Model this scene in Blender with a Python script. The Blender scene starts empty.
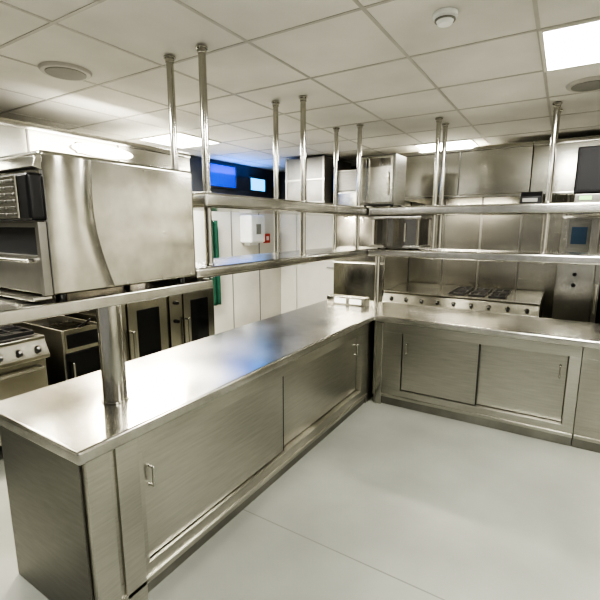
import bpy, bmesh, math
from mathutils import Matrix, Vector
C = bpy.context.scene.collection
R90 = Matrix.Rotation(math.radians(90), 4, 'Z')
T = Matrix.Translation
try:
    bpy.context.scene.view_settings.look = 'AgX - Very High Contrast'
    bpy.context.scene.view_settings.exposure = -.12
except Exception:
    pass

# ------------------------------------------------------------ materials
def nt(name):
    m = bpy.data.materials.new(name); m.use_nodes = True
    n = m.node_tree; b = n.nodes['Principled BSDF']
    return m, n, b

def steel(name, c1, c2, rough=.28, stretch=(1, 1, 30), scale=3, rvar=.12, fine_w=.3):
    m, n, b = nt(name); L = n.links
    tc = n.nodes.new('ShaderNodeTexCoord')
    mp = n.nodes.new('ShaderNodeMapping'); mp.inputs['Scale'].default_value = stretch
    L.new(tc.outputs['Object'], mp.inputs['Vector'])
    fine = n.nodes.new('ShaderNodeTexNoise'); fine.inputs['Scale'].default_value = scale * 4
    fine.inputs['Detail'].default_value = 2
    L.new(mp.outputs[0], fine.inputs['Vector'])
    big = n.nodes.new('ShaderNodeTexNoise'); big.inputs['Scale'].default_value = scale
    big.inputs['Detail'].default_value = 0
    L.new(tc.outputs['Object'], big.inputs['Vector'])
    r = n.nodes.new('ShaderNodeValToRGB')
    r.color_ramp.elements[0].position = .28; r.color_ramp.elements[0].color = (*c1, 1)
    r.color_ramp.elements[1].position = .72; r.color_ramp.elements[1].color = (*c2, 1)
    mx = n.nodes.new('ShaderNodeMix'); mx.data_type = 'FLOAT'; mx.inputs[0].default_value = fine_w
    L.new(big.outputs[0], mx.inputs[2]); L.new(fine.outputs[0], mx.inputs[3])
    L.new(mx.outputs[0], r.inputs[0]); L.new(r.outputs[0], b.inputs['Base Color'])
    mr = n.nodes.new('ShaderNodeMapRange')
    mr.inputs['From Min'].default_value = .3; mr.inputs['From Max'].default_value = .7
    mr.inputs['To Min'].default_value = max(rough - rvar / 2, .05); mr.inputs['To Max'].default_value = rough + rvar / 2
    L.new(big.outputs[0], mr.inputs[0]); L.new(mr.outputs[0], b.inputs['Roughness'])
    b.inputs['Metallic'].default_value = 1
    return m

def plain(name, c, rough=.5, metal=0, var=.06, scale=6, coat=0):
    m, n, b = nt(name); L = n.links
    tc = n.nodes.new('ShaderNodeTexCoord')
    no = n.nodes.new('ShaderNodeTexNoise'); no.inputs['Scale'].default_value = scale
    no.inputs['Detail'].default_value = 5
    L.new(tc.outputs['Object'], no.inputs['Vector'])
    r = n.nodes.new('ShaderNodeValToRGB')
    r.color_ramp.elements[0].position = .3; r.color_ramp.elements[1].position = .7
    r.color_ramp.elements[0].color = (*[max(x * (1 - var), 0) for x in c], 1)
    r.color_ramp.elements[1].color = (*[min(x * (1 + var), 1) for x in c], 1)
    L.new(no.outputs[0], r.inputs[0]); L.new(r.outputs[0], b.inputs['Base Color'])
    b.inputs['Roughness'].default_value = rough; b.inputs['Metallic'].default_value = metal
    b.inputs['Coat Weight'].default_value = coat
    return m

def emit(name, c, s):
    m, n, b = nt(name)
    b.inputs['Base Color'].default_value = (*c, 1)
    b.inputs['Emission Color'].default_value = (*c, 1)
    b.inputs['Emission Strength'].default_value = s
    return m

def floor_mat():
    m = plain('floor_vinyl', (.262, .270, .240), .44, var=.13, scale=1.6)
    n = m.node_tree; L = n.links; b = n.nodes['Principled BSDF']
    geo = n.nodes.new('ShaderNodeNewGeometry'); sp = n.nodes.new('ShaderNodeSeparateXYZ')
    L.new(geo.outputs['Position'], sp.inputs[0])
    a = n.nodes.new('ShaderNodeMath'); a.operation = 'SUBTRACT'; a.inputs[1].default_value = 1.82
    L.new(sp.outputs[1], a.inputs[0])
    c = n.nodes.new('ShaderNodeMath'); c.operation = 'ABSOLUTE'; L.new(a.outputs[0], c.inputs[0])
    d = n.nodes.new('ShaderNodeMath'); d.operation = 'LESS_THAN'; d.inputs[1].default_value = .004
    L.new(c.outputs[0], d.inputs[0])
    src = b.inputs['Base Color'].links[0].from_socket
    mx = n.nodes.new('ShaderNodeMix'); mx.data_type = 'RGBA'
    L.new(d.outputs[0], mx.inputs[0]); L.new(src, mx.inputs[6]); mx.inputs[7].default_value = (.18, .185, .165, 1)
    L.new(mx.outputs[2], b.inputs['Base Color'])
    return m

S_TOP = steel('steel_worktop', (.42, .412, .375), (.66, .65, .605), .23, (1.5, 1.5, 1.5), 2.6, .08, .45)
S_CAB = steel('steel_cabinet', (.38, .372, .33), (.56, .55, .495), .32, (1, 1, 14), 2.0, .05)
S_DOOR = steel('steel_door', (.35, .343, .305), (.57, .56, .505), .31, (1, 1, 14), 1.4, .04, .3)
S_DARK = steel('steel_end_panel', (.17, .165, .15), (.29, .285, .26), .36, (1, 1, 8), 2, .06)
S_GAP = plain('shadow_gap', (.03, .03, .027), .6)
S_TUBE = steel('steel_tube', (.42, .41, .37), (.54, .53, .485), .15, (6, 6, 1), 4, .04)
S_OVEN = steel('steel_oven_casing', (.43, .42, .38), (.64, .63, .575), .15, (1, 1, 1), 4, .08, .5)
S_WALL = steel('steel_wall_cladding', (.30, .292, .255), (.45, .44, .39), .24, (2, 2, 1), 1.5, .04, .2)
S_HOOD = steel('steel_hood', (.35, .342, .30), (.56, .548, .49), .22, (1, 1, 1), 2, .06)
S_DULL = steel('steel_dull', (.22, .215, .195), (.38, .37, .34), .40, (1, 1, 1), 2, .06)
S_MIR = steel('steel_dark_mirror', (.20, .195, .18), (.36, .35, .32), .10, (1, 1, 1), 2, .04)
BLACK = plain('black_plastic', (.012, .012, .013), .3)
GLASS = plain('dark_oven_glass', (.012, .013, .015), .12, coat=.2)
SCREEN = plain('black_screen', (.004, .004, .005), .6)
IRON = plain('cast_iron', (.02, .02, .02), .55)
WHITE = plain('white_plastic', (.85, .86, .84), .35)
GREY = plain('grey_speaker_mesh', (.24, .24, .22), .6)
WALLW = plain('white_wall_cladding', (.74, .72, .65), .35, var=.06, scale=2)
TILE = plain('ceiling_tile', (.68, .665, .62), .85, var=.18, scale=.9)  # broad noise paints light-dark gradients into the tile colour
TBAR = plain('ceiling_grid_bar', (.46, .445, .41), .5)
REDM = plain('red_plastic', (.6, .04, .02), .35)
GREEN = plain('green_cloth', (.012, .075, .045), .8, var=.2)
DOORW = plain('door_paint', (.72, .70, .63), .4, var=.03)
DARKW = plain('dark_upper_wall', (.06, .062, .066), .4, var=.2)
LAMP = emit('lamp_diffuser', (1, .99, .95), 14)
HLAMP = emit('hood_lamp_diffuser', (1, .94, .82), 6)
GLARE = emit('imitated_glare', (1, .95, .82), 1.6)  # glow colour for the imitated glare, no real lamp
BLUEW = emit('blue_window_light', (.0, .07, .9), .35)
CYANW = emit('pale_blue_window_light', (.10, .52, 1), 2.2)
DISPB = emit('display_blue', (.03, .06, .10), .25)
DISPG = emit('display_green', (.3, .6, .2), .8)
SKIRT = plain('grey_cove', (.25, .255, .235), .4)

# ------------------------------------------------------------ mesh builder
WL = {}
class MB:
    def __init__(s, M=None):
        s.bm = bmesh.new(); s.M = M or Matrix(); s.mats = []
    def _add(s, t, mat):
        if mat not in s.mats: s.mats.append(mat)
        i = s.mats.index(mat)
        for f in t.faces: f.material_index = i
        me = bpy.data.meshes.new('tmp'); t.to_mesh(me); t.free()
        s.bm.from_mesh(me); bpy.data.meshes.remove(me)
    def box(s, lo, hi, mat, bev=.002, seg=2):
        t = bmesh.new()
        lo = Vector(lo); hi = Vector(hi); d = hi - lo
        bmesh.ops.create_cube(t, size=1, matrix=T((lo + hi) / 2) @ Matrix.Diagonal((*d, 1)))
        if bev > 0:
            bmesh.ops.bevel(t, geom=t.edges[:], offset=min(bev, min(abs(x) for x in d) * .45), segments=seg, affect='EDGES', profile=.5)
        s._add(t, mat); return s
    def cyl(s, a, b, r, mat, r2=None, seg=28, bev=0):
        a = Vector(a); b = Vector(b); t = bmesh.new(); d = b - a
        q = Vector((0, 0, 1)).rotation_difference(d).to_matrix().to_4x4()
        bmesh.ops.create_cone(t, cap_ends=True, cap_tris=False, segments=seg, radius1=r, radius2=r if r2 is None else r2,
                              depth=d.length, matrix=T((a + b) / 2) @ q)
        if bev:
            es = [e for e in t.edges if any(len(f.verts) > 4 for f in e.link_faces)]
            bmesh.ops.bevel(t, geom=es, offset=bev, segments=2, affect='EDGES', profile=.5)
        s._add(t, mat); return s
    def ball(s, c, r, mat, sc=(1, 1, 1)):
        t = bmesh.new()
        bmesh.ops.create_uvsphere(t, u_segments=20, v_segments=12, radius=r, matrix=T(c) @ Matrix.Diagonal((*sc, 1)))
        s._add(t, mat); return s
    def prism(s, pts, ext, mat, bev=0):
        t = bmesh.new(); vs = [t.verts.new(p) for p in pts]
        f = t.faces.new(vs); r = bmesh.ops.extrude_face_region(t, geom=[f])
        bmesh.ops.translate(t, vec=ext, verts=[v for v in r['geom'] if isinstance(v, bmesh.types.BMVert)])
        bmesh.ops.recalc_face_normals(t, faces=t.faces[:])
        if bev: bmesh.ops.bevel(t, geom=t.edges[:], offset=bev, segments=3, affect='EDGES', profile=.5)
        s._add(t, mat); return s
    def tube(s, pts, r, mat):
        for i in range(len(pts) - 1): s.cyl(pts[i], pts[i + 1], r, mat, seg=14)
        for p in pts: s.ball(p, r, mat)
        return s
    def grid(s, fn, nu, nv, mat):
        t = bmesh.new()
        V = [[t.verts.new(fn(i / nu, j / nv)) for j in range(nv + 1)] for i in range(nu + 1)]
        for i in range(nu):
            for j in range(nv): t.faces.new((V[i][j], V[i + 1][j], V[i + 1][j + 1], V[i][j + 1]))
        s._add(t, mat); return s
    def done(s, name, parent=None, label=None, cat=None, kind=None, group=None):
        bmesh.ops.transform(s.bm, matrix=s.M, verts=s.bm.verts[:])
        lo = Vector([min(v.co[k] for v in s.bm.verts) for k in range(3)])
        hi = Vector([max(v.co[k] for v in s.bm.verts) for k in range(3)])
        c = (lo + hi) / 2
        if parent is None and kind != 'structure': c.z = lo.z
        bmesh.ops.translate(s.bm, vec=-c, verts=s.bm.verts[:])
        me = bpy.data.meshes.new(name); s.bm.to_mesh(me); s.bm.free()
        for m in s.mats: me.materials.append(m)
        for p in me.polygons: p.use_smooth = True
        me.set_sharp_from_angle(angle=math.radians(32))
        o = bpy.data.objects.new(name, me); C.objects.link(o)
        wn = o.modifiers.new('even_shading', 'WEIGHTED_NORMAL'); wn.keep_sharp = True
        return reg(o, c, parent, label, cat, kind, group)

def reg(o, c, parent, label=None, cat=None, kind=None, group=None):
    WL[o.name] = Vector(c)
    if parent is not None:
        o.parent = parent; o.location = Vector(c) - WL[parent.name]
    else: o.location = c
    if label: o['label'] = label
    if cat: o['category'] = cat
    if kind: o['kind'] = kind
    if group: o['group'] = group
    return o

def empty(name, c, label, cat, group=None):
    o = bpy.data.objects.new(name, None); o.empty_display_size = .1; C.objects.link(o)
    return reg(o, c, None, label, cat, None, group)

def area(name, loc, sx, sy, en, col, rot=(0, 0, 0)):
    L = bpy.data.lights.new(name, 'AREA'); L.shape = 'RECTANGLE'; L.size = sx; L.size_y = sy; L.energy = en; L.color = col
    o = bpy.data.objects.new(name, L); o.location = loc; o.rotation_euler = rot; C.objects.link(o); return o

# ------------------------------------------------------------ room
H = 2.70
XW, YW = -4.4, 6.4
MB().box((-4.5, -2.5, -.1), (3.2, 6.5, 0), floor_mat(), 0).done('floor', kind='structure')
MB().box((-4.5, -2.5, H), (3.2, 6.5, H + .1), TILE, 0).done('ceiling', kind='structure')
MB().box((XW - .1, -2.5, 0), (XW, 6.5, H), WALLW, 0).done('wall_left', kind='structure')
MB().box((XW, YW, 0), (3.2, YW + .1, H), WALLW, 0).done('wall_back', kind='structure')
MB().box((3.1, -2.5, 0), (3.2, YW, H), WALLW, 0).done('wall_right', kind='structure')
g = MB()
mod = .65
k = -7
while k < 6:
    x = -.2 + mod * k
    if XW < x < 3.1: g.box((x - .009, -2.5, H - .003), (x + .009, YW, H), TBAR, 0)
    k += 1
k = -8
while k < 7:
    y = 2.54 + mod * k
    if -2.5 < y < YW: g.box((XW, y - .009, H - .0035), (3.1, y + .009, H), TBAR, 0)
    k += 1
g.done('trim_1', kind='structure')
g = MB()
x = -2.0
while x < 2.4:
    g.box((x + .002, YW - .012, .0), (x + .5 - .002, YW, 2.68), S_WALL, .003)
    g.box((x - .012, YW - .018, .9), (x + .012, YW - .01, 2.68), S_DARK, .002); x += .5
g.done('trim_2', kind='structure')
g = MB(); y = -.9
while y < 2.2:
    g.box((XW, y + .002, 0), (XW + .012, y + .8 - .002, 2.68), S_HOOD, .003); y += .8
g.done('trim_3', kind='structure')
g = MB()
g.box((XW, 3.4, 2.22), (XW + .012, 4.55, 2.69), DARKW, .002).box((XW, 4.55, 2.22), (XW + .012, YW, 2.30), DARKW, .002)
g.box((XW, 4.55, 2.66), (XW + .012, YW, 2.69), DARKW, .002).box((XW, 5.95, 2.30), (XW + .012, YW, 2.66), DARKW, .002)
g.box((XW, 5.20, 2.30), (XW + .012, 5.50, 2.66), DARKW, .002)
g.box((XW, 5.50, 2.54), (XW + .012, 5.95, 2.66), DARKW, .002)
g.box((XW + .012, YW - .012, 2.12), (-2.8, YW, 2.69), DARKW, .002)
g.done('trim_4', kind='structure')
g = MB()
for yy in (4.25, 5.05, 5.75): g.box((XW, yy - .010, .1), (XW + .006, yy + .010, 2.22), SKIRT, .001)
g.done('trim_5', kind='structure')
MB().box((XW, 3.7, 0), (XW + .015, YW, .1), SKIRT, .004).done('baseboard_left', kind='structure')
MB().box((XW + .015, YW - .015, 0), (-2.8, YW, .1), SKIRT, .004).done('baseboard_back', kind='structure')
def window(i, y0, y1, z0, z1, m):
    w = MB(); t = .025
    w.box((XW, y0, z0), (XW + .03, y1, z0 + t), DARKW, .003).box((XW, y0, z1 - t), (XW + .03, y1, z1), DARKW, .003)
    w.box((XW, y0, z0 + t), (XW + .03, y0 + t, z1 - t), DARKW, .003).box((XW, y1 - t, z0 + t), (XW + .03, y1, z1 - t), DARKW, .003)
    w.box((XW, y0 + t, z0 + t), (XW + .01, y1 - t, z1 - t), m, 0)
    w.done('window_%d' % i, kind='structure')
window(1, 4.55, 5.20, 2.30, 2.66, BLUEW)
window(2, 5.50, 5.95, 2.30, 2.54, CYANW)
d = MB()
d.box((-4.1, YW - .03, 0), (-4.04, YW, 2.05), DOORW, .004).box((-3.2, YW - .03, 0), (-3.14, YW, 2.05), DOORW, .004)
d.box((-4.1, YW - .03, 2.05), (-3.14, YW, 2.11), DOORW, .004).box((-4.035, YW - .02, .01), (-3.205, YW - .001, 2.045), DOORW, .003)
d.cyl((-3.28, YW - .02, 1.05), (-3.28, YW - .07, 1.05), .01, S_TUBE).cyl((-3.28, YW - .07, 1.05), (-3.4, YW - .07, 1.05), .01, S_TUBE)
d.done('door_1', kind='structure')

# ------------------------------------------------------------ main counter
def handle(M, x, y, z, parent, h=.095):
    b = MB(M)
    b.tube([(x, y, z - h / 2), (x, y - .028, z - h / 2), (x, y - .028, z + h / 2), (x, y, z + h / 2)], .006, S_TUBE)
    b.cyl((x, y, z - h / 2), (x, y - .004, z - h / 2), .010, S_TUBE).cyl((x, y, z + h / 2), (x, y - .004, z + h / 2), .010, S_TUBE)
    return b.done('handle', parent, 'small chrome bow handle')

def sliding_cabinet(M, W, D, x0, x1, label, xm=None, handles=(1, 1)):
    """front at local y=0 facing -y, door opening x0..x1; doors run in two tracks"""
    e = empty('counter_cabinet', M @ Vector((W / 2, D / 2, 0)), label, 'cabinet', 'stainless counter cabinets')
    b = MB(M)
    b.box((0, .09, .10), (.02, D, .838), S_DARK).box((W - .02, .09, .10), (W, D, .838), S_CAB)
    b.box((.02, D - .02, .10), (W - .02, D, .838), S_CAB).box((.02, .12, .10), (W - .02, D - .02, .12), S_CAB)
    b.box((x0 + .002, .080, .176), (x1 - .002, .088, .744), S_DARK, 0)
    b.done('body', e)
    f = MB(M)
    f.box((0, 0, .745), (W, .09, .838), S_CAB, .003)
    f.box((0, .0, .105), (W, .09, .175), S_CAB, .003)
    f.box((0, .0, .175), (x0, .09, .745), S_CAB, .003)
    f.box((x1, .0, .175), (W, .09, .745), S_CAB, .003)
    f.done('front_frame', e)
    MB(M).box((.0, -.014, .085), (W, .02, .115), S_CAB, .006).done('bottom_rail', e)
    MB(M).box((.0, .02, 0), (W, D - .03, .10), S_DULL, .003).done('plinth', e)
    xm = xm or (x0 + x1) / 2
    for i, (a, c, yy) in enumerate(((x0, xm + .015, .022), (xm - .03, x1, .054))):
        dm = MB(M)
        if i == 0:
            dm.box((a + .005, yy, .180), (c - .006, yy + .020, .740), S_DOOR, .002)
            dm.box((c - .006, yy - .001, .180), (c + .003, yy + .028, .740), S_GAP, .001)  # black strip painted as the shade line where the doors overlap
        else:
            dm.box((a + .003, yy, .180), (c - .005, yy + .020, .740), S_DOOR, .002)
        do = dm.done('sliding_door', e)
        if handles[i]:
            handle(M, a + .045 if i == 0 else c - .05, yy, .60, do)
    return e

ML = T((-1.53, .84, 0)) @ R90
cab = sliding_cabinet(ML, 2.87, .68, .27, 2.73, 'long stainless counter cabinet with two sliding doors and exposed end panel', 1.42)
b = MB(ML)
b.box((-.001, -.016, .0), (.105, .02, .838), S_CAB, .006).box((.13, -.014, .0), (.24, .02, .838), S_CAB, .006)
b.done('corner_post', cab)
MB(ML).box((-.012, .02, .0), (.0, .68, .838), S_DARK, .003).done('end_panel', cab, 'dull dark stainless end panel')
MR = T((-1.50, 3.79, 0))
cab2 = sliding_cabinet(MR, 1.70, .66, .28, 1.62, 'stainless counter cabinet with two sliding doors beside the inner corner', .95)
MB(MR).box((.03, -.02, 0), (.10, .02, .838), S_TUBE, .01).done('corner_post', cab2)
M3 = T((.203, 3.79, 0))
sliding_cabinet(M3, 1.6, .66, .42, 1.5, 'stainless counter cabinet with broad plain front panel', .95)
MB().box((-2.21, 3.72, 0), (-1.535, 4.45, .838), S_CAB, .004).done('corner_cabinet', None, 'plain stainless corner unit joining two counters', 'cabinet')
w = MB()
w.prism([(-2.30, .80, .84), (-1.49, .80, .84), (-1.49, 3.75, .84), (1.85, 3.75, .84), (1.85, 4.5, .84), (-2.30, 4.5, .84)], (0, 0, .06), S_TOP, .014)
w.done('worktop', None, 'continuous L-shaped brushed stainless steel worktop with rolled edge', 'worktop')

e = empty('socket_box', (-1.97, 4.17, .9), 'low stainless service box standing on the worktop corner', 'socket box')
MB().box((-2.2, 4.10, .9), (-1.74, 4.24, .985), S_OVEN, .008).done('casing', e)
MB().box((-2.1, 4.092, .915), (-1.96, 4.10, .97), WHITE, .003).done('socket', e, 'white twin socket plate')
MB().box((-1.92, 4.092, .915), (-1.78, 4.10, .97), WHITE, .003).done('socket', e, 'white twin socket plate')

# ------------------------------------------------------------ gantries
def shelf(M, x0, x1, y0, y1, z, name, parent, label=None, t=.062, bev=.018):
    b = MB(M)
    b.box((x0, y0, z - t), (x1, y1, z), S_TOP, bev, 4)
    return b.done(name, parent, label)
Z1, Z2 = 1.526, 1.932
def post(x, y, z0, z1, parent, r=.021, name='post'):
    b = MB()
    b.cyl((x, y, z0), (x, y, z1), r, S_TUBE)
    b.cyl((x, y, z1 - .010), (x, y, z1), r * 1.6, S_TUBE, bev=.003).cyl((x, y, z1 - .032), (x, y, z1 - .012), r * 1.2, S_TUBE, bev=.003)
    for zz in (Z1, Z2):
        b.cyl((x, y, zz), (x, y, zz + .010), r * 1.3, S_TUBE, bev=.003)
    return b.done(name, parent)
e = empty('overshelf_gantry', (-1.87, 3.0, 1.42), 'double-tier stainless gantry shelf hung from ceiling over the long counter', 'shelf')
I = Matrix()
MG = T((0, 0, 0)) @ R90     # local x -> Y, local y -> -X
shelf(MG, 1.615, 4.36, 1.655, 2.11, Z1, 'lower_shelf', e)
shelf(MG, 1.71, 4.36, 1.665, 2.11, Z2, 'upper_shelf', e, t=.082)
for yy in (1.80, 2.84, 3.87):
    for xx in (-1.74, -1.99): post(xx, yy, 1.45, H - .007, e)
e2 = empty('overshelf_gantry', (.1, 4.12, 1.42), 'double-tier stainless gantry shelf hung from ceiling over the cross counter', 'shelf')
b = MB(); b.cyl((-1.60, 4.08, .90), (-1.60, 4.08, Z1 - .05), .024, S_TUBE).cyl((-1.60, 4.08, .90), (-1.60, 4.08, .915), .04, S_TUBE, bev=.004)
b.done('leg', e2)
shelf(I, -1.65, 1.85, 3.93, 4.36, Z1, 'lower_shelf', e2, t=.074)
shelf(I, -1.66, 1.85, 3.93, 4.36, Z2, 'upper_shelf', e2, t=.082)
for xx in (-1.04, -.14, .80):
    for yy in (4.01, 4.25): post(xx, yy, 1.44, H - .007, e2)
ZS = 1.462
e3 = empty('oven_shelf', (-1.84, 1.19, .9), 'short stainless shelf on thick tubular leg standing on the worktop', 'shelf')
shelf(MG, .45, 1.69, 1.61, 2.24, ZS, 'shelf', e3, t=.052, bev=.008)
b = MB(); b.cyl((-1.82, 1.19, .90), (-1.82, 1.19, ZS - .04), .056, S_TUBE, seg=40).cyl((-1.82, 1.19, .90), (-1.82, 1.19, .91), .066, S_TUBE, bev=.003, seg=40)
b.done('leg', e3, 'thick polished steel tube leg')

# ------------------------------------------------------------ oven on shelf
e = empty('countertop_oven', (-1.93, 1.24, ZS), 'boxy stainless high-speed countertop oven with black control fascia', 'oven')
x0, x1, y0, y1, z0, z1 = -2.22, -1.64, .85, 1.60, 1.484, 2.025
MB().box((x0, y0, z0), (x1, y1, z1), S_OVEN, .016, 4).done('casing', e)
def cover(u, v):
    z = z0 + .012 + v * (z1 - z0 - .03)
    ye = y0 + .20 + .06 * (1 - v) - .035 * math.sin(v * math.pi)
    y = y0 + .004 + (ye - y0 - .004) * u
    return (x1 + .002 + .020 * math.sin(u * math.pi) ** .7, y, z)
MB().grid(cover, 24, 18, S_OVEN).done('side_cover', e, 'polished front side cover with curved edge')
for yy, zz in ((1.18, 1.50), (1.38, 1.498), (1.56, 1.505), (1.56, 1.985), (1.3, 2.0), (1.4, 1.72)):
    MB().cyl((x1 - .001, yy, zz), (x1 + .004, yy, zz), .006, S_TUBE, seg=12).done('screw', e)
for fx in (x0 + .06, x1 - .06):
    for fy in (y0 + .06, y1 - .06):
        MB().cyl((fx, fy, ZS), (fx, fy, z0 + .002), .02, BLACK, r2=.024).done('foot', e)
b = MB()
b.prism([(x0, y0 + .01, 2.012), (x0, y0 - .02, 2.0), (x0, y0 - .03, 1.96), (x0, y0 + .01, 1.95)], (x1 - x0, 0, 0), S_OVEN, .004)
b.done('top_fascia', e)
yf = y0 - .055
MB().box((x0, yf, 1.77), (x1 + .003, y0 + .005, 1.94), BLACK, .014, 3).done('control_fascia', e, 'glossy black control housing')
b = MB()
b.box((x0 + .02, yf - .008, 1.776), (x1 - .065, yf + .003, 1.932), S_OVEN, .004)
b.done('control_panel', e)
for r in range(6):
    for c in range(4):
        zz = 1.787 + r * .024
        xx = x1 - .11 - c * .064
        MB().box((xx - .026, yf - .013, zz), (xx + .026, yf - .006, zz + .010), S_DARK, .002).done('button', e)
b = MB()
b.box((x0 + .01, y0 - .03, 1.488), (x0 + .04, y0 + .003, 1.765), S_OVEN, .004).box((x1 - .03, y0 - .03, 1.488), (x1 - .003, y0 + .003, 1.765), S_DULL, .004)
b.box((x0 + .04, y0 - .03, 1.745), (x1 - .03, y0 + .003, 1.765), S_DULL, .004)
b.box((x0 + .04, y0 - .008, 1.62), (x1 - .03, y0 + .001, 1.745), IRON, .001)
b.done('front_frame', e)
dr = MB().box((x0 + .04, y0 - .025, 1.493), (x1 - .03, y0 + .002, 1.64), S_DULL, .006).done('door', e)
MB().tube([(x1 - .06, y0 - .025, 1.62), (x1 - .06, y0 - .05, 1.62), (x0 + .08, y0 - .05, 1.62), (x0 + .08, y0 - .025, 1.62)], .007, S_TUBE).done('handle', dr, 'slim steel bar handle')
MB().box((x0 + .02, y0 - .07, 1.472), (x1 - .01, y0, 1.486), S_OVEN, .004).done('drip_tray', e)

# ------------------------------------------------------------ small things on gantries
e = empty('countertop_steamer', (-1.44, 4.12, Z1), 'dark reflective curved-front steel appliance filling the lower shelf corner', 'appliance')
pts = [(-1.64, 4.30, Z1 + .012)]
for i in range(13):
    a = math.pi * i / 12
    pts.append((-1.40 - .24 * math.cos(a), 4.00 - .055 * math.sin(a), Z1 + .012))
pts.append((-1.16, 4.30, Z1 + .012))
MB().prism(pts, (0, 0, .29), S_MIR, .006).done('casing', e)
MB().box((-1.66, 3.95, Z1 + .286), (-1.14, 4.31, Z1 + .316), S_TOP, .005).done('top', e)
MB().box((-1.66, 3.95, Z1 + .012), (-1.14, 4.31, Z1 + .04), S_TOP, .005).done('base', e)
MB().tube([(-1.28, 3.965, Z1 + .08), (-1.28, 3.925, Z1 + .08), (-1.28, 3.925, Z1 + .24), (-1.28, 3.965, Z1 + .24)], .008, S_TUBE).done('handle', e)
for fx in (-1.58, -1.25):
    for fy in (4.04, 4.26): MB().cyl((fx, fy, Z1), (fx, fy, Z1 + .016), .014, BLACK).done('foot', e)
e = empty('heated_cabinet', (-1.62, 4.13, Z2), 'upright stainless holding cabinet standing on the upper shelf corner', 'appliance')
MB().box((-1.78, 4.0, Z2 + .02), (-1.42, 4.32, Z2 + .50), S_DARK, .01, 3).done('casing', e)
MB().box((-1.76, 3.982, Z2 + .04), (-1.44, 4.002, Z2 + .48), S_HOOD, .008).done('door', e, 'stainless door')
MB().box((-1.74, 3.978, Z2 + .38), (-1.46, 3.984, Z2 + .46), S_MIR, .002).done('control_panel', e)
MB().tube([(-1.48, 3.985, Z2 + .12), (-1.48, 3.95, Z2 + .12), (-1.48, 3.95, Z2 + .32), (-1.48, 3.985, Z2 + .32)], .008, S_TUBE).done('handle', e)
for fx in (-1.74, -1.46):
    for fy in (4.04, 4.28): MB().cyl((fx, fy, Z2), (fx, fy, Z2 + .025), .014, BLACK).done('foot', e)

e = empty('ticket_printer', (-.25, 4.1, Z2), 'small black kitchen ticket printer on the upper shelf', 'printer')
MB().prism([(-.345, 4.04, Z2), (-.345, 4.2, Z2), (-.345, 4.2, Z2 + .10), (-.345, 4.09, Z2 + .10), (-.345, 4.04, Z2 + .06)], (.16, 0, 0), BLACK, .006).done('body', e)
MB().box((-.325, 4.035, Z2 + .015), (-.215, 4.042, Z2 + .045), GREY, .002).done('paper_slot', e)
e = empty('order_monitor', (.28, 4.15, Z2), 'black boxy order screen above the upper shelf', 'monitor')
MB().box((.03, 4.02, Z2 + .07), (.47, 4.14, Z2 + .42), SCREEN, .012, 3).done('screen_housing', e)
MB().box((.05, 4.014, Z2 + .09), (.45, 4.022, Z2 + .40), SCREEN, .002).done('screen', e)
MB().box((.2, 4.14, Z2), (.3, 4.17, Z2 + .25), BLACK, .005).box((.13, 4.03, Z2), (.37, 4.22, Z2 + .018), BLACK, .006).done('stand', e)
e = empty('weighing_scale', (.12, 3.98, Z2), 'dark digital scale with green display on the upper shelf', 'scale')
MB().box((.04, 3.95, Z2), (.27, 4.01, Z2 + .06), S_DARK, .006).done('body', e)
MB().box((.07, 3.944, Z2 + .015), (.15, 3.952, Z2 + .045), DISPG, .001).done('display', e)

# ------------------------------------------------------------ cook line builders (front -y local)
def gas_range(M, W, D, label, burners=3, splash=.14, bx=None, nk=7, doors=2, tray=IRON, gz=.935):
    e = empty('gas_range', M @ Vector((W / 2, D / 2, 0)), label, 'cooker')
    b = MB(M)
    b.box((0, .03, .12), (W, D, .86), S_CAB, .004)
    b.prism([(0, .04, .73), (0, -.055, .73), (0, -.055, .76), (0, .0, .872), (0, .04, .872)], (W, 0, 0), S_HOOD, .006)
    if splash: b.box((0, D - .04, .86), (W, D, .90 + splash), S_CAB, .006)
    b.done('body', e)
    MB(M).box((0, 0, .87), (W, D - .045, .90), S_HOOD, .006).done('hob', e)
    a0, a1 = bx or (0, W)
    MB(M).box((a0 + .02, .06, .898), (a1 - .02, D - .10, .904), tray, .002).done('hob_tray', e)
    nb = burners; w = a1 - a0
    for i in range(nb):
        for j in range(2):
            cx = a0 + w * (i + .5) / nb; cy = D * (.26 + .36 * j)
            g = MB(M); s = w / nb * .38; z = gz
            for q in (-1, 1):
                g.box((cx + q * s - .006, cy - .14, .90), (cx + q * s + .006, cy + .14, z), IRON, .003)
                g.box((cx - s, cy + q * .135 - .006, .90), (cx + s, cy + q * .135 + .006, z), IRON, .003)
            g.box((cx - s, cy - .006, z - .012), (cx + s, cy + .006, z), IRON, .003).box((cx - .006, cy - .135, z - .012), (cx + .006, cy + .135, z), IRON, .003)
            g.done('pan_support', e, 'black cast iron grate')
            MB(M).cyl((cx, cy, .90), (cx, cy, .912), .055, IRON, bev=.004).done('burner', e)
    for i in range(nk):
        cx = W * (i + .6) / (nk + .2)
        MB(M).cyl((cx, -.025, .815), (cx, -.034, .812), .028, S_TUBE).cyl((cx, -.034, .812), (cx, -.062, .800), .020, BLACK, r2=.016, bev=.003).done('knob', e)
    dw = W / doors
    for i in range(doors):
        a = i * dw + .01; c = (i + 1) * dw - .01
        dd = MB(M).box((a, 0, .16), (c, .03, .72), S_HOOD, .008).done('oven_door', e)
        MB(M).tube([(a + .05, .0, .66), (a + .05, -.05, .66), (c - .05, -.05, .66), (c - .05, 0, .66)], .012, S_TUBE).done('handle', dd)
    for fx in (.06, W - .06):
        for fy in (.1, D - .08): MB(M).cyl((fx, fy, 0), (fx, fy, .12), .022, S_TUBE).done('leg', e)
    return e

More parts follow.
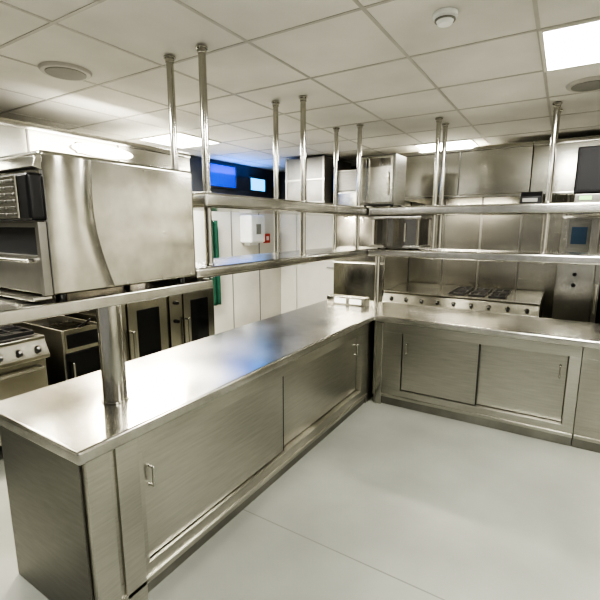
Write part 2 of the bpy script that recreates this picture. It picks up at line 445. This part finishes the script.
def fryer(M, W, D, label):
    e = empty('deep_fryer', M @ Vector((W / 2, D / 2, 0)), label, 'fryer')
    b = MB(M); t = .02
    b.box((0, 0, .10), (t, D, .90), S_CAB).box((W - t, 0, .10), (W, D, .90), S_CAB).box((t, D - t, .10), (W - t, D, .90), S_CAB)
    b.box((t, 0, .70), (W - t, t, .90), S_OVEN).box((t, t, .10), (W - t, D - t, .66), S_CAB, 0).box((0, D - .06, .90), (W, D, 1.12), S_CAB, .006)
    b.done('body', e)
    MB(M).box((t, t, .66), (W - t, D - t, .80), IRON, 0).done('oil_tank', e)
    MB(M).box((.04, -.006, .74), (W - .04, .002, .86), BLACK, .003).done('control_panel', e, 'black control strip')
    dd = MB(M).box((.015, -.02, .13), (W - .015, 0, .70), GLASS, .006).done('door', e, 'dark door panel')
    MB(M).tube([(.05, -.02, .45), (.05, -.055, .45), (.05, -.055, .62), (.05, -.02, .62)], .009, S_TUBE).done('handle', dd)
    g = MB(M)
    for i in range(7): g.box((.05 + i * (W - .1) / 6 - .002, .10, .80), (.05 + i * (W - .1) / 6 + .002, .45, .885), S_TUBE, 0)
    for zz in (.81, .84, .87): g.box((.05, .098, zz), (W - .05, .102, zz + .004), S_TUBE, 0)
    g.tube([(W / 2, .10, .87), (W / 2, -.12, .98)], .009, BLACK)
    g.done('frying_basket', e, 'wire basket with black handle')
    for fx in (.05, W - .05):
        for fy in (.06, D - .06): MB(M).cyl((fx, fy, 0), (fx, fy, .10), .02, S_TUBE).done('leg', e)

def oven_unit(M, W, D, Z, label, base=.12, ctl=.2, disp=True):
    e = empty('combi_oven', M @ Vector((W / 2, D / 2, 0)), label, 'oven')
    MB(M).box((0, .03, base), (W, D, Z), S_HOOD, .01).done('casing', e)
    MB(M).box((.005, 0, base + .02), (ctl, .03, Z - .02), S_HOOD, .006).done('control_panel', e)
    if disp:
        MB(M).box((.07, -.003, Z - .38), (ctl - .07, .0, Z - .05), S_DARK, .002).done('display_bezel', e)
        MB(M).box((.10, -.006, Z - .30), (ctl - .10, -.002, Z - .12), DISPB, .002).done('display', e, 'blue-grey digital display')
    for i in range(2 if not disp else 3):
        zz = Z - .50 - i * .12 if disp else Z - .15 - i * .2
        MB(M).cyl((ctl / 2, 0, zz), (ctl / 2, -.035, zz), .022, BLACK, r2=.018, bev=.004).done('knob', e)
    dd = MB(M).box((ctl + .01, -.01, base + .02), (W - .005, .03, Z - .02), S_HOOD, .008).done('door', e)
    k = .06 if disp else .11
    MB(M).box((ctl + k, -.016, base + .10), (W - k, -.008, Z - k - .04), GLASS, .004).done('window', dd, 'dark door glass')
    MB(M).tube([(ctl + .03, -.01, (Z + base) / 2 - .15), (ctl + .03, -.06, (Z + base) / 2 - .15), (ctl + .03, -.06, (Z + base) / 2 + .15), (ctl + .03, -.01, (Z + base) / 2 + .15)], .012, S_TUBE).done('handle', dd)
    for fx in (.06, W - .06):
        for fy in (.08, D - .08): MB(M).cyl((fx, fy, 0), (fx, fy, base + .005), .022, S_TUBE).done('leg', e)

def MLf(y): return T((-3.42, y, 0)) @ R90
gas_range(MLf(.72), .95, .90, 'stainless six-burner range with double oven doors against the side wall')
fryer(MLf(1.80), .36, .90, 'single deep fryer with dark door beside the range')
oven_unit(MLf(2.23), .66, .90, 1.10, 'low convection oven with dark glass door along the side wall', ctl=.18, disp=False)
oven_unit(MLf(2.92), .66, .90, 1.10, 'second low convection oven with dark glass door', ctl=.18, disp=False)

gas_range(T((-1.98, 5.30, 0)), 1.82, 1.08, 'wide continuous stainless range with black burners and front knobs', splash=0, bx=(.78, 1.48), nk=9, doors=4, tray=S_OVEN, gz=.92)
oven_unit(T((-.04, 5.36, 0)), .88, .95, 1.86, 'tall stainless combi oven with blue display', ctl=.34)
oven_unit(T((.90, 5.36, 0)), .88, .95, 1.86, 'tall stainless combi oven at the end of the cook line', ctl=.34)

e = empty('upright_refrigerator', (-2.38, 5.85, 0), 'tall stainless upright refrigerator in the room corner', 'refrigerator')
MB().box((-2.76, 5.36, .12), (-2.0, 6.36, 2.5), S_CAB, .008).done('body', e)
for a, c in ((.15, 1.25), (1.27, 2.2)):
    dd = MB().box((-2.75, 5.32, a), (-2.01, 5.36, c), S_OVEN, .008).done('door', e)
    MB().tube([(-2.08, 5.32, a + .35), (-2.08, 5.27, a + .35), (-2.08, 5.27, a + .65), (-2.08, 5.32, a + .65)], .011, S_TUBE).done('handle', dd)
MB().box((-2.75, 5.33, 2.22), (-2.01, 5.36, 2.48), S_DARK, .006).done('vent_panel', e)
for fx in (-2.7, -2.06):
    for fy in (5.45, 6.28): MB().cyl((fx, fy, 0), (fx, fy, .125), .025, S_TUBE).done('leg', e)

def hood(M, W, D, za, zb, label, lamps, mat=None):
    mat = mat or S_HOOD
    e = empty('extraction_hood', M @ Vector((W / 2, D / 2, za)), label, 'extraction hood')
    b = MB(M)
    b.box((0, 0, za), (W, .02, zb), mat, .005).box((0, .02, za), (.02, D, zb), mat, .004).box((W - .02, .02, za), (W, D, zb), mat, .004)
    b.box((.02, .02, zb - .02), (W - .02, D, zb), mat, 0)
    b.box((-.005, -.02, za - .01), (W + .005, .03, za + .03), S_TUBE, .008)
    b.box((-.003, -.012, zb - .05), (W + .003, .02, zb - .01), S_TUBE, .006)
    x = .75
    while x < W - .2:
        b.box((x - .008, -.005, za + .03), (x + .008, .003, zb - .05), S_DARK, .002); x += .75
    b.done('canopy', e)
    f = MB(M)
    nn = int(W / .06)
    for i in range(nn):
        xx = .04 + i * (W - .08) / nn
        f.prism([(xx, D * .45, za + .08), (xx, D * .45 + .012, za + .08), (xx, D - .06, za + .40), (xx, D - .072, za + .40)], (.04, 0, 0), S_WALL)
    f.done('grease_filter', e)
    for (xa, xb) in lamps:
        MB(M).box((xa, .16, za + .05), (xb, .26, za + .10), HLAMP, .01).box((xa - .02, .14, za + .10), (xb + .02, .28, za + .14), S_CAB, .004).done('hood_lamp', e, 'glowing fluorescent lamp under canopy')
    return e
hood(T((-3.42, .2, 0)) @ R90, 3.1, .96, 1.98, 2.50, 'long stainless extraction canopy above the side cook line', [(.9, 1.5), (2.1, 2.7)])
hood(T((-1.86, 5.30, 0)), 1.49, 1.08, 2.08, 2.64, 'stainless extraction canopy above the range', [(.3, 1.1)])
hood(T((-.36, 5.30, 0)), 2.2, 1.08, 2.08, 2.64, 'stainless extraction canopy above the tall ovens', [(.6, 1.4)])
WARM = (1, .93, .80)
area('hood_glow', (-3.63, 1.4, 2.02), .1, .7, 22, WARM)
area('hood_glow', (-3.70, 2.75, 2.02), .1, .9, 130, (1, .90, .74)).rotation_euler = (0, math.radians(-35), 0)
area('hood_glow', (-1.15, 5.5, 2.11), .9, .1, 34, WARM)
area('hood_glow', (.65, 5.55, 2.13), .8, .1, 14, WARM)
e = empty('glare_oval', (-3.40, 2.3, 2.30), 'soft glowing oval imitating glare on the side canopy', 'glare')  # added glowing shape imitates a fluorescent reflection on the canopy front
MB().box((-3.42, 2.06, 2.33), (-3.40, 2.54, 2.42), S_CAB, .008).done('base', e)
t = MB(); t.ball((-3.398, 2.3, 2.375), .055, GLARE, (.4, 5.2, 1.0)); t.done('diffuser', e, 'glowing white oval imitating glare')  # glowing oval shaped like the glare, not a lamp part
area('glare_fill', (-3.12, 2.3, 2.36), .9, .3, 9, (1, .96, .86), (math.radians(90), 0, math.radians(90)))  # added light that widens the glare on the canopy

for i, xx in enumerate((-3.96, -3.54)):
    e = empty('wall_cabinet', (xx + .2, 6.2, 2.13), 'stainless wall cabinet with lift handle under ceiling', 'cabinet', 'stainless wall cabinets')
    MB().box((xx, 6.02, 2.13), (xx + .40, 6.388, 2.64), S_CAB, .004).done('body', e)
    dd = MB().box((xx + .005, 6.0, 2.14), (xx + .395, 6.02, 2.63), S_DULL, .004).done('door', e)
    MB().tube([(xx + .34, 6.0, 2.18), (xx + .34, 5.97, 2.18), (xx + .34, 5.97, 2.28), (xx + .34, 6.0, 2.28)], .006, S_TUBE).done('handle', dd)
e = empty('ventilation_duct', (-3.1, 5.6, 2.1), 'large stainless ventilation duct box beneath the ceiling', 'duct')
MB().box((-3.42, 5.12, 2.06), (-2.80, 5.95, 2.67), S_DULL, .006).done('duct_body', e)
for xx in (-3.425, -3.115, -2.83): MB().box((xx, 5.108, 2.05), (xx + .03, 5.122, 2.68), S_CAB, .003).done('flange', e)
MB().box((-3.43, 5.105, 2.05), (-2.79, 5.125, 2.08), S_CAB, .003).done('flange', e)
MB().box((-3.43, 5.105, 2.36), (-2.79, 5.122, 2.385), S_CAB, .003).done('flange', e)

e = empty('towel_dispenser', (XW + .1, 5.43, 1.5), 'white wall-mounted paper towel dispenser', 'dispenser')
MB().box((XW, 5.24, 1.48), (XW + .24, 5.62, 1.92), WHITE, .035, 4).done('casing', e)
MB().box((XW + .238, 5.37, 1.62), (XW + .246, 5.49, 1.78), GREY, .003).done('window', e)
MB().box((XW + .03, 5.32, 1.44), (XW + .14, 5.54, 1.48), WHITE, .002).done('paper', e)
e = empty('fire_call_point', (XW + .03, 5.93, 1.46), 'small red break-glass fire call point on wall', 'alarm')
MB().box((XW, 5.85, 1.46), (XW + .05, 6.01, 1.62), REDM, .01).done('housing', e)
MB().box((XW + .048, 5.895, 1.505), (XW + .055, 5.965, 1.575), WHITE, .003).done('glass', e)
e = empty('hanging_apron', (XW + .05, 4.56, .6), 'long dark green apron hanging straight from a wall hook', 'apron')
def apf(u, v):
    return (XW + .07 + .018 * math.sin(u * 14 + v * 2), 4.56 + (u - .5) * 2 * .115, .58 + v * 1.25)
ap = MB().grid(apf, 30, 24, GREEN).done('cloth', e)
md = ap.modifiers.new('thickness', 'SOLIDIFY'); md.thickness = .004
MB().cyl((XW, 4.56, 1.815), (XW + .09, 4.56, 1.815), .007, S_TUBE).ball((XW + .09, 4.56, 1.815), .012, S_TUBE).done('hook', e)

# ------------------------------------------------------------ ceiling fixtures
def panel(x, y, en, s=.65):
    e = empty('ceiling_light', (x + s / 2, y + s / 2, H - .01), 'square recessed ceiling light panel glowing white', 'ceiling light', 'square ceiling light panels')
    b = MB(); t = .02
    b.box((x, y, H - .012), (x + s, y + t, H - .001), DOORW, .002).box((x, y + s - t, H - .012), (x + s, y + s, H - .001), DOORW, .002)
    b.box((x, y + t, H - .012), (x + t, y + s - t, H - .001), DOORW, .002).box((x + s - t, y + t, H - .012), (x + s, y + s - t, H - .001), DOORW, .002)
    b.done('frame', e)
    MB().box((x + t, y + t, H - .009), (x + s - t, y + s - t, H - .002), LAMP, 0).done('diffuser', e)
    area('panel_glow', (x + .325, y + .325, H - .03), .6, .6, en, (1, .975, .92))
for (x, y, en) in ((-.2, 2.54, 55), (-4.1, 3.19, 65), (-1.62, 5.14, 50), (-.2, -.06, 50), (-2.8, -.06, 50), (1.75, 1.24, 40), (1.75, 5.14, 40)):
    panel(x, y, en)
def speaker(x, y):
    e = empty('ceiling_speaker', (x, y, H - .02), 'round grey ceiling speaker grille', 'speaker', 'round ceiling speakers')
    MB().cyl((x, y, H - .018), (x, y, H - .0), .14, TBAR, r2=.15, seg=48, bev=.004).done('rim', e)
    MB().cyl((x, y, H - .022), (x, y, H - .016), .115, GREY, seg=48, bev=.002).done('grille', e)
speaker(-2.72, 1.62); speaker(.06, 3.62)
e = empty('smoke_detector', (-.55, 2.13, H - .05), 'small white round smoke detector on ceiling', 'smoke detector')
MB().cyl((-.55, 2.13, H - .02), (-.55, 2.13, H), .055, WHITE, bev=.004).done('base', e)
MB().cyl((-.55, 2.13, H - .05), (-.55, 2.13, H - .02), .030, WHITE, r2=.045, bev=.005).cyl((-.55, 2.13, H - .034), (-.55, 2.13, H - .028), .046, GREY).done('sensor_head', e)

area('window_spill', (XW + .15, 5.1, 2.40), .4, 1.0, 10, (.02, .24, 1), (0, math.radians(-140), 0))

w = bpy.data.worlds.new('world'); bpy.context.scene.world = w; w.use_nodes = True
w.node_tree.nodes['Background'].inputs[0].default_value = (1, .985, .95, 1)
w.node_tree.nodes['Background'].inputs[1].default_value = .42

cam = bpy.data.cameras.new('camera'); cam.sensor_width = 36; cam.lens = 25.2
co = bpy.data.objects.new('camera', cam); C.objects.link(co)
co.location = (0, 0, 1.75); co.rotation_euler = (math.radians(80), 0, math.radians(31.9))
bpy.context.scene.camera = co
